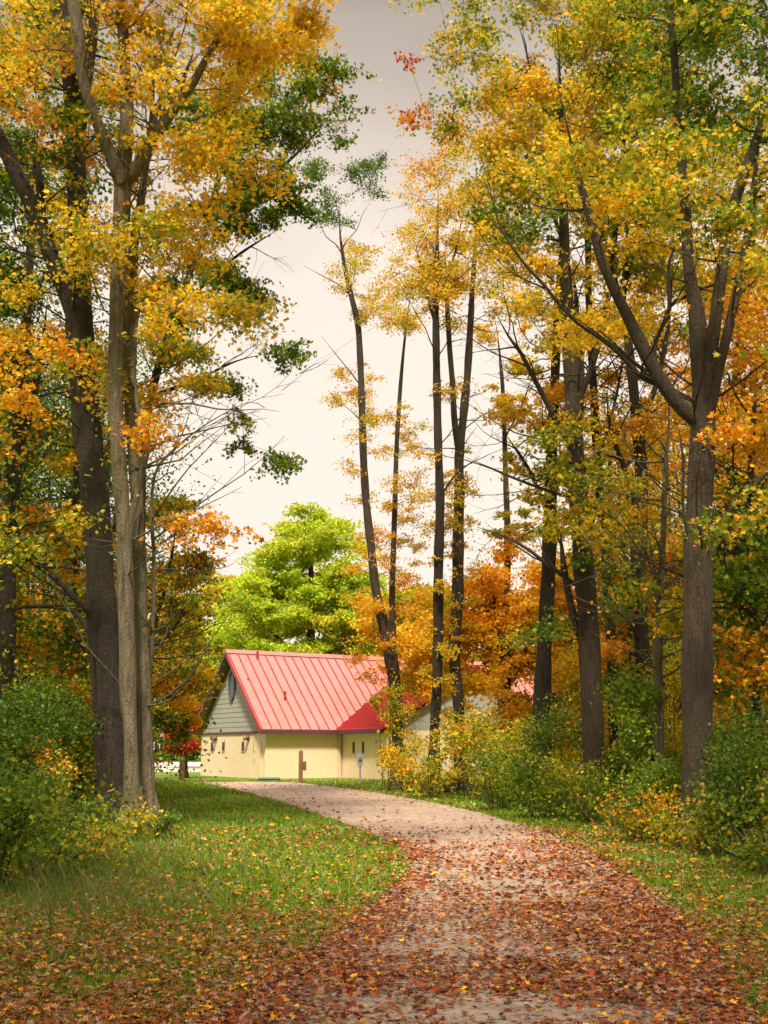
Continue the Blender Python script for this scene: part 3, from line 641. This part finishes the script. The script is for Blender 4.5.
tree('young_tree', 23, 'leafy young tree filling the right edge below the bare branches',
     [(758,790,12),(755,700,11),(752,600,9),(748,520,8),(752,440,6),(756,360,4)], [[(753,620,5),(735,580,4),(720,550,3)],[(750,540,5),(772,500,4)]],
     [(715,460,800,560,.9,'GD'),(715,540,800,640,1.3,'GD'),(710,620,800,720,1.3,'OG'),(720,700,800,770,1.0,'G'),(730,360,800,460,.6,'O')], BARK_D, leaf=.12, cr=.65)
tree('oak_tree', 36, 'thin dark trunk half hidden behind leaves between thick trunks at upper right',
     [(614,760,10),(612,660,10),(606,560,9),(598,460,9),(592,360,8),(588,260,7),(590,140,5)], [[(598,460,4),(615,400,3),(625,340,2)]],
     [(550,100,680,240,1.2,'Y'),(560,-40,700,100,1.2,'YG'),(570,230,660,330,.9,'YO'),(560,330,660,540,.55,'YO'),(580,540,640,660,.4,'O')], BARK_D, leaf=.13, cr=.6)
tree('tall_tree', 38, 'grey trunk behind the right limbs with orange leaves around its top',
     [(728,770,14),(728,660,13),(730,540,12),(734,420,11),(742,320,10),(752,230,8),(760,140,5)], [[(731,520,5),(712,460,4),(700,400,3)],[(736,400,5),(760,350,4)]],
     [(640,120,800,300,.9,'YG'),(690,280,800,420,1.3,'O'),(700,420,800,560,1.1,'O'),(700,560,800,700,.9,'OG'),(650,380,720,520,.4,'O')], BARK_M, leaf=.14, cr=.7)

def shade_tree(x, y, h, label, bk):  # out-of-frame trees added around the camera to darken the foreground
    root = empty('maple_tree', (x, y, 0), label, 'tree'); m = MB()
    z = np.linspace(-.2, h, 20); m.tube(np.column_stack([x + .3 * np.sin(z * .3), y + 0 * z, z]), np.linspace(.34, .05, 20), 14, wob=.1); m.build('trunk', bk, root)
    c = MB()
    for _ in range(230):
        an = rng.uniform(0, 6.28); rr = rng.uniform(.5, 6.2); zz = h * rng.uniform(.62, 1.05); e_ = np.array([x + rr * math.cos(an), y + rr * math.sin(an), zz])
        p0 = np.array([x, y, max(3, zz - rr * .7)]); c.tube([p0, (p0 + e_) / 2 + (0, 0, .3), e_], [.05, .03, .008], 4, slot=1)
        k = 110; pos = e_ + rng.normal(0, 1, (k, 3)) * np.array([.8, .8, .35])
        scatter(c, SIMPLE, pos, rng.normal(size=(k, 3)) + np.array([0, 0, .6]), .13 * rng.uniform(.7, 1.3, k), colours('YG', 1, k))
    c.build('crown', [LEAF, bk], root)
shade_tree(-4.5, -5, 19, 'unseen maple added for shade just behind the viewpoint, left of it', BARK_G)
shade_tree(4.6, -3, 20, 'unseen maple added for shade just behind the viewpoint, right of it', BARK_M)
shade_tree(-7.5, 1.5, 19, 'unseen maple added for shade on the grass beside the viewpoint', BARK_M)
shade_tree(1.5, -11, 19, 'unseen maple added for shade farther behind the viewpoint', BARK_D)

shade_tree(8.2, 2.5, 20, 'unseen maple added for shade among the shrubs beside the viewpoint', BARK_D)
# --- beyond
tree('orange_maple', 50, 'bright orange maple crown behind the middle trunks and the roof end',
     [(508,770,12),(506,700,11),(500,650,9),(495,600,7),(490,570,4)], [[(504,690,6),(470,640,4),(440,610,3)],[(503,680,6),(540,630,4),(555,590,3)]],
     [(450,565,560,640,1.9,'GLO'),(415,600,560,690,1.9,'GLO'),(480,545,545,575,.5,'O'),(400,640,470,700,.7,'YO'),(408,600,450,650,.8,'YO'),(460,680,560,720,.6,'OR')], BARK_D, leaf=.20, cr=.9, twig=False, per=40)
tree('orange_maple', 47, 'glowing orange maple seen between the thick straight trunk and the near black trunk',
     [(612,780,12),(612,720,11),(615,660,9),(618,600,6),(622,560,4)], [[(613,690,5),(650,640,4),(670,600,3)],[(613,680,5),(570,640,4)]],
     [(550,560,690,640,1.8,'GLO'),(550,620,690,700,1.8,'GLO'),(590,520,660,580,.6,'O'),(655,520,710,680,.9,'O')], BARK_D, leaf=.20, cr=.9, twig=False, per=40)
tree('lime_green_tree', 88, 'bright lime green tree rising behind the house roof',
     [(312,760,12),(311,700,11),(311,640,9),(311,580,6),(312,530,3)], [[(311,680,5),(280,640,3),(255,620,2)],[(311,670,5),(345,630,3),(365,610,2)],[(311,620,4),(290,580,3),(280,560,2)],[(311,610,4),(335,570,3)]],
     [(300,500,326,522,1.5,'L',(-2,2)),(280,518,350,552,2.0,'L',(-4,4)),(255,542,370,592,2.3,'L',(-5,5)),(228,575,384,625,2.5,'L',(-6,6)),(210,610,388,675,2.6,'L',(-6,6)),(215,660,390,720,1.5,'G',(-6,6))],
     BARK_M, leaf=.28, cr=1.15, twig=False, per=46)
tree('pale_tree', 100, 'pale yellowish tree beyond the left end of the roof',
     [(232,765,7),(232,700,6),(232,640,4),(232,590,2)], [],
     [(205,570,262,600,2.2,'P',(-5,5)),(160,595,285,660,2.6,'P',(-6,6)),(160,650,250,715,2.6,'YG',(-6,6))], BARK_M, leaf=.36, cr=1.3, twig=False, per=40)
tree('yellow_tree', 78, 'yellow leaved tree seen between the two stems behind the roof',
     [(405,765,8),(405,700,7),(404,640,5),(403,590,2)], [],
     [(375,585,440,620,2.2,'YG',(-4,4)),(370,615,445,680,2.6,'YO',(-4,4))], BARK_M, leaf=.32, cr=1.1, twig=False, per=40)

# --- far woods (one mass) on the two flanks and along the horizon
def woods(name, spans, leaf, pal, label=None):
    m = MB()
    for (x0, x1, d0, d1, topy, n, pl) in spans:
        for _ in range(n):
            d = rng.uniform(d0, d1); px = rng.uniform(x0, x1); g = GX(px, d)
            top = P(px, topy + rng.uniform(-15, 40), d)[2]; h = max(4, top)
            r = rng.uniform(.10, .2); lean = rng.normal(0, .4, 2)
            m.tube([(g[0], d, -.3), (g[0] + lean[0] * .5, d, h * .5), (g[0] + lean[0], d + lean[1], h * .95)], [r, r * .7, r * .25], 6, slot=1)
            nc = int(rng.integers(26, 40))
            for _c in range(nc):
                zz = h * rng.uniform(.05, 1.0); rad_ = (.9 + .16 * h) * math.sqrt(max(.1, 1 - (zz / h) ** 2)) * rng.uniform(.3, 1)
                an = rng.uniform(0, 6.28); c = np.array([g[0] + rad_ * math.cos(an), d + rad_ * math.sin(an), zz])
                k = 90 if d < 100 else 42; pos = c + rng.normal(0, 1, (k, 3)) * np.array([.8, .8, .4]) * (h / 14)
                m.tube([(g[0], d, max(.5, zz - rad_ * .6)), c], [.035, .012], 3, slot=1, cap=False)
                scatter(m, SIMPLE, pos, rng.normal(size=(k, 3)) + np.array([0, 0, .6]), leaf * rng.uniform(.7, 1.3, k) * (d / 50) ** .5, colours(pl, 1, k))
    o = m.build(name, [LEAF, BARK_D]); tag(o, label, None, None, 'stuff'); o['category'] = 'woods'; return o
woods('woods', [(-60, 95, 40, 58, 330, 22, 'D'), (-60, 120, 34, 44, 520, 8, 'OG'), (-260, -60, 20, 50, 100, 16, 'GD')], .16, None, 'dark green and orange woods seen behind the trunks on the left')
woods('woods', [(590, 830, 44, 60, 400, 22, 'OG'), (560, 700, 55, 66, 560, 7, 'YO'), (690, 830, 30, 42, 500, 9, 'GD'), (830, 1050, 20, 50, 100, 14, 'OG')], .16, None, 'green and orange woods filling the gaps between the trunks on the right')
woods('woods', [(-200, 230, 155, 190, 655, 26, 'GD'), (370, 900, 110, 150, 640, 26, 'YG')], .5, None, 'low band of far green and yellow woods along the horizon behind the house')

# ------------------------------------------------------------------ undergrowth
def shrub(px, d, w, h, pal, label, leaf=.062, n=None, seed=None, name='shrub', group=None):
    g = GX(px, d); root = empty(name, g, label, 'shrub', group)
    st = MB(); fo = MB(); ns_ = int(rng.integers(7, 12)); w2 = w / 2
    n = n or int(900 * w * h / (leaf / .075) ** 2)
    ends = []
    for _ in range(ns_):
        an = rng.uniform(0, 6.28); rr = w2 * rng.uniform(.15, .95); hh = h * rng.uniform(.35, 1.4) * (1 - .25 * (rr / w2) ** 2)
        b0 = g + np.array([math.cos(an), math.sin(an), 0]) * rr * .25; e_ = g + np.array([math.cos(an) * rr, math.sin(an) * rr, hh])
        mid = (b0 + e_) / 2 + np.array([0, 0, .15 * hh]); st.tube([b0 - (0, 0, .05), mid, e_], [.014, .009, .004], 4); ends.append((b0, mid, e_))
        for _k in range(3):
            a0 = mid * rng.uniform(.2, .8) + e_ * 0; f_ = rng.uniform(.3, .9); a0 = mid * (1 - f_) + e_ * f_
            q = a0 + rng.normal(0, 1, 3) * np.array([.3, .3, .18]) * w2 + np.array([0, 0, .08]); st.tube([a0, (a0 + q) / 2 + (0, 0, .03), q], [.006, .004, .003], 3); ends.append((a0, (a0 + q) / 2, q))
    st.build('stem', BARK_M, root)
    k = len(ends); per = max(6, n // k)
    for (a0, m0, q) in ends:
        t_ = rng.uniform(.15, 1.05, (per, 1)); pos = (1 - t_) ** 2 * a0 + 2 * t_ * (1 - t_) * m0 + t_ ** 2 * q
        pos = pos + rng.normal(0, 1, (per, 3)) * np.array([.16, .16, .11]) * min(1.4, w2 + .2); pos[:, 2] = np.abs(pos[:, 2]) + .02
        scatter(fo, STAR if d < 30 else SIMPLE, pos, rng.normal(size=(per, 3)) * .8 + np.array([0, 0, .8]), leaf * rng.uniform(.6, 1.3, per), colours(pal, 1, per))
    fo.build('foliage', LEAF, root); return root
LS = [ # px, depth, width, height, palette, label
 (-8, 17, 2.0, 1.3, 'D', 'tall dark green shrub at the left picture edge'),
 (34, 19.5, 1.8, 1.2, 'OG', 'orange flecked tall shrub just left of the large dark trunk'),
 (0, 15.8, 1.8, .9, 'GD', 'mid height green shrub in front of the dark left edge shrub'),
 (86, 19.0, 1.5, .6, 'G', 'rounded green shrub at the foot of the large dark trunk'),
 (-8, 13.4, 1.9, .9, 'G', 'low green shrub lowest at the left edge'),
 (40, 14.6, 1.9, .75, 'GD', 'low dark shrub sloping toward the grass below the left trunks'),
 (130, 20.2, 1.1, .38, 'YG', 'small yellow leaved shrub around the base of the olive grey trunk'),
 (160, 20.6, .8, .4, 'G', 'small green tuft of shrub right of the pale grey trunk base'),
 (24, 22, 2.4, 2.3, 'D', 'tall loose green shrub behind the left edge shrubs'),
 (60, 26, 2.6, 2.8, 'GD', 'green shrub behind the left trunks at mid height'),
 (50, 28, 3.5, 5.0, 'GD', 'highest dark green shrub deep behind the left trunks'),
 (136, 30, 1.5, 2.2, 'YG', 'yellowish shrub glimpsed just right of the left trunks'),
 (-40, 19, 2.6, 2.4, 'D', 'dark shrub mostly outside the left edge'),
 (92, 16.4, 1.3, .4, 'YG', 'low yellow green shrub sprawling below the left trunk bases')]
for px, d, w, h, pal, lab in LS: shrub(px, d, w, h, pal, lab, .062 if d < 24 else .10)
RS = [
 (386, 45, 1.3, 3.5, 'YG', 'leafy yellow green shrub covering the right part of the cream wing wall'),
 (408, 43, 1.8, 1.6, 'YO', 'golden shrub at the foot of the forked pair of stems'),
 (430, 38, 2.0, 1.6, 'YG', 'low yellow green shrub in front of the straight slim trunk'),
 (456, 40, 2.4, 2.0, 'YG', 'golden green shrub between the straight slim trunk and the V shaped trunk'),
 (480, 36, 2.8, 2.2, 'YG', 'mixed yellow green shrub right of the V shaped trunk base'),
 (505, 40, 3.0, 3.6, 'O', 'orange brown shrub below the bright orange maple crown'),
 (520, 33, 2.8, 2.0, 'YG', 'bright yellow and green shrub left of the dark oak base'),
 (552, 31, 2.8, 2.4, 'G', 'fresh green shrub covering the foot of the dark oak'),
 (497, 30.5, 2.3, 1.2, 'G', 'low feathery green shrub along the far verge'),
 (540, 27, 2.5, 1.1, 'G', 'low grassy green shrub nearest the verge in the middle'),
 (563, 29, 2.0, 1.4, 'YG', 'yellow tipped shrub left of the thick straight trunk'),
 (630, 28, 2.2, 2.8, 'G', 'tall green shrub right of the thick straight trunk'),
 (596, 25.5, 2.0, .6, 'GD', 'low dark shrub before the thick straight trunk'),
 (645, 24, 2.0, 1.7, 'G', 'green shrub in front of the near black trunk'),
 (662, 22.5, 1.4, 1.1, 'G', 'upright green shrub close left of the massive trunk'),
 (650, 20.4, 1.8, .7, 'OG', 'low shrub with rusty and green leaves at the verge left of the massive trunk'),
 (692, 18.6, 1.7, .42, 'YG', 'low yellowish shrub hiding the base of the massive trunk'),
 (756, 19.5, 1.9, 1.7, 'GD', 'dark green shrub right of the massive trunk'),
 (732, 17.6, 1.6, .65, 'GD', 'feathery dark shrub overhanging the verge at right'),
 (768, 17, 1.8, 1.7, 'D', 'dark green shrub cut off by the right edge'),
 (776, 15.2, 1.6, .8, 'GD', 'lowest dark shrub at the right edge by the verge'),
 (600, 37, 3.2, 4.4, 'YO', 'orange yellow shrub deep between the trunks at right'),
 (675, 31, 3.2, 4.0, 'YG', 'tall yellow green shrub behind the slim pale stem'),
 (735, 27, 3.4, 4.6, 'OG', 'tall orange and green shrub behind the massive trunk'),
 (560, 40, 3.4, 4.0, 'OG', 'brown and green shrub behind the dark oak')]
for px, d, w, h, pal, lab in RS: shrub(px, d, w, h, pal, lab, 0.062 if d < 24 else (.085 if d < 34 else .13))

# ------------------------------------------------------------------ grass and fallen leaves
def verge(y):      # where the right undergrowth begins
    return XR(y) + np.interp(y, [6, 14, 18, 22, 30, 40, 55], [1.6, 2.4, 2.5, 2.4, 2.3, 2.0, 6])
def inview(x, y, pad=1.0): return np.abs(x) < y * .365 + pad
def grass(n, y0, y1, hgt, wid, xlo, xhi):
    u = rng.random(n); y = y0 * (y1 / y0) ** u if y1 / y0 > 1.5 else rng.uniform(y0, y1, n)
    x = rng.uniform(-1, 1, n) * (y * .365 + 1)
    l, r = XL(y), XR(y); jit = rng.normal(0, .06, n)
    ok = ((x < l + jit) | (x > r + jit)) | (y > PEND)
    x, y = x[ok], y[ok]; n = len(x)
    h = hgt * rng.uniform(.4, 1.3, n) * (y / y0) ** .3; a = rng.uniform(0, 6.28, n); w = wid * rng.uniform(.7, 1.3, n) * (y / y0) ** .9
    lx, ly = rng.normal(0, .45, n) * h, rng.normal(0, .45, n) * h
    V = np.stack([np.stack([x - w * np.cos(a), y - w * np.sin(a), np.zeros(n)], 1), np.stack([x + w * np.cos(a), y + w * np.sin(a), np.zeros(n)], 1),
                  np.stack([x + lx, y + ly, h], 1)], 1).reshape(-1, 3)
    Cg = np.array([(.13, .27, .008), (.19, .34, .010), (.27, .36, .012), (.34, .32, .03)])
    c = Cg[rng.choice(4, n, p=[.3, .4, .22, .08])] * rng.uniform(.7, 1.2, (n, 1))
    return V, np.arange(3 * n).reshape(-1, 3), c
def rough(n):
    y = 9 + 26 * rng.random(n); side = rng.random(n) < .5
    x = np.where(side, verge(y) + rng.normal(.25, .45, n), -y * .365 + np.interp(y, [10, 17, 21, 35], [.9, 1.7, 2.2, 5.2]) + rng.normal(0, .9, n))
    ok = (side & (x > verge(y) - .7)) | (~side & (x < XL(y) - 1.2) & (y < 30) & (y > 10.5) & (rng.random(n) < .22)); x, y, side = x[ok], y[ok], side[ok]; n = len(x)
    h = rng.uniform(.08, .55, n) * np.where(side, 1, .6); a = rng.uniform(0, 6.28, n); w = .003 * (y / 9); lx, ly = rng.normal(0, .4, n) * h, rng.normal(0, .4, n) * h
    V = np.stack([np.stack([x - w * np.cos(a), y - w * np.sin(a), 0 * x], 1), np.stack([x + w * np.cos(a), y + w * np.sin(a), 0 * x], 1),
                  np.stack([x + lx * .55 + w * .9, y + ly * .55, h * .62], 1), np.stack([x + lx, y + ly, h], 1)], 1).reshape(-1, 3)
    Cg = np.array([(.10, .19, .02), (.17, .24, .03), (.26, .24, .06), (.34, .26, .11)]); b_ = np.arange(n)[:, None] * 4
    return V, np.concatenate([b_ + [0, 1, 2], b_ + [0, 2, 3]]), np.tile(Cg[rng.choice(4, n, p=[.3, .35, .2, .15])] * rng.uniform(.7, 1.2, (n, 1)), (2, 1))
m = MB(); Vg, Fg, cg = rough(110000); m.add(Vg, Fg, 0, cg)
tag(m.build('tall_grass', BLADE), 'rough tall grass and weeds at the feet of the shrubs', None, None, 'stuff')
m = MB()
for args in ((220000, 4.8, 16, .05, .0045), (130000, 16, 60, .07, .010)):
    Vg, Fg, cg = grass(*args, None, None); m.add(Vg, Fg, 0, cg)
tag(m.build('grass', BLADE), 'short green grass on both sides of the path', None, None, 'stuff')

def fall(n, y0, y1, dens):
    u = rng.random(n); y = np.sqrt(y0 ** 2 + (y1 ** 2 - y0 ** 2) * u); x = rng.uniform(-1, 1, n) * (y * .365 + .8)
    k = rng.random(n) < dens(x, y); return x[k], y[k]
from mathutils import noise as mnoise
def patch(x, y, s, seed=0.0):
    return np.array([mnoise.noise((a * s, b_ * s, seed)) for a, b_ in zip(x, y)]) * .5 + .5
def dens(x, y):
    l, r = XL(y), XR(y); onp = (x > l) & (x < r); u = (x - l) / np.maximum(r - l, .1)
    pt = patch(x, y, .9); pt2 = patch(x, y, 2.6, 5.0)
    edge = np.exp(-((x - l) / .45) ** 2) + np.exp(-((x - r) / .8) ** 2)
    band = np.exp(-((y - 13) / 3.5) ** 2) * np.clip((u - .15) * 1.6, 0, 1)
    path_d = .22 + .85 * edge + .75 * band + .32 * (y < 9) + .25 * np.clip(u - .55, 0, 1) * (y < 16)
    path_d = np.where(y > 20, path_d * .38, path_d)
    leftg = np.interp(y, [4, 7, 9, 12, 18, 60], [1.5, 1.25, .7, .4, .22, .12]) + .25 * np.exp(-((x - l) / .7) ** 2)
    rightg = np.interp(y, [4, 9, 16, 22, 60], [.5, .34, .3, .42, .35]) + .35 * np.exp(-((x - r) / .6) ** 2)
    d_ = np.where(onp, path_d, np.where(x <= l, leftg, rightg))
    return d_ * np.clip(.55 + 1.7 * (pt - .35), .3, 1.4) * np.clip(.4 + 1.6 * (pt2 - .25), .2, 1.3)
m = MB()
for n, y0, y1, sz, tmpl in ((120000, 4.6, 12, .046, LOBED), (80000, 12, 24, .062, CUP), (42000, 24, 62, .11, SIMPLE)):
    x, y = fall(n, y0, y1, dens); n = len(x)
    onp = (x > XL(y)) & (x < XR(y)); z = np.where(onp, .045, .03) + rng.uniform(0, .02, n)
    nr = rng.normal(size=(n, 3)) * .28 + np.array([0, 0, 1])
    c = colours('LIT', n, 1); cy = colours('LITY', n, 1); fy = (rng.random(n) < np.where(onp, .08, np.interp(y, [8, 16], [.15, .5])))[:, None]
    c = np.where(fy, cy, c)
    scatter(m, tmpl, np.stack([x, y, z], 1), nr, sz * rng.uniform(.45, 1.3, n), c)
tag(m.build('fallen_leaves', LITTER), 'fallen red brown and yellow leaves strewn over path and grass', None, None, 'stuff')
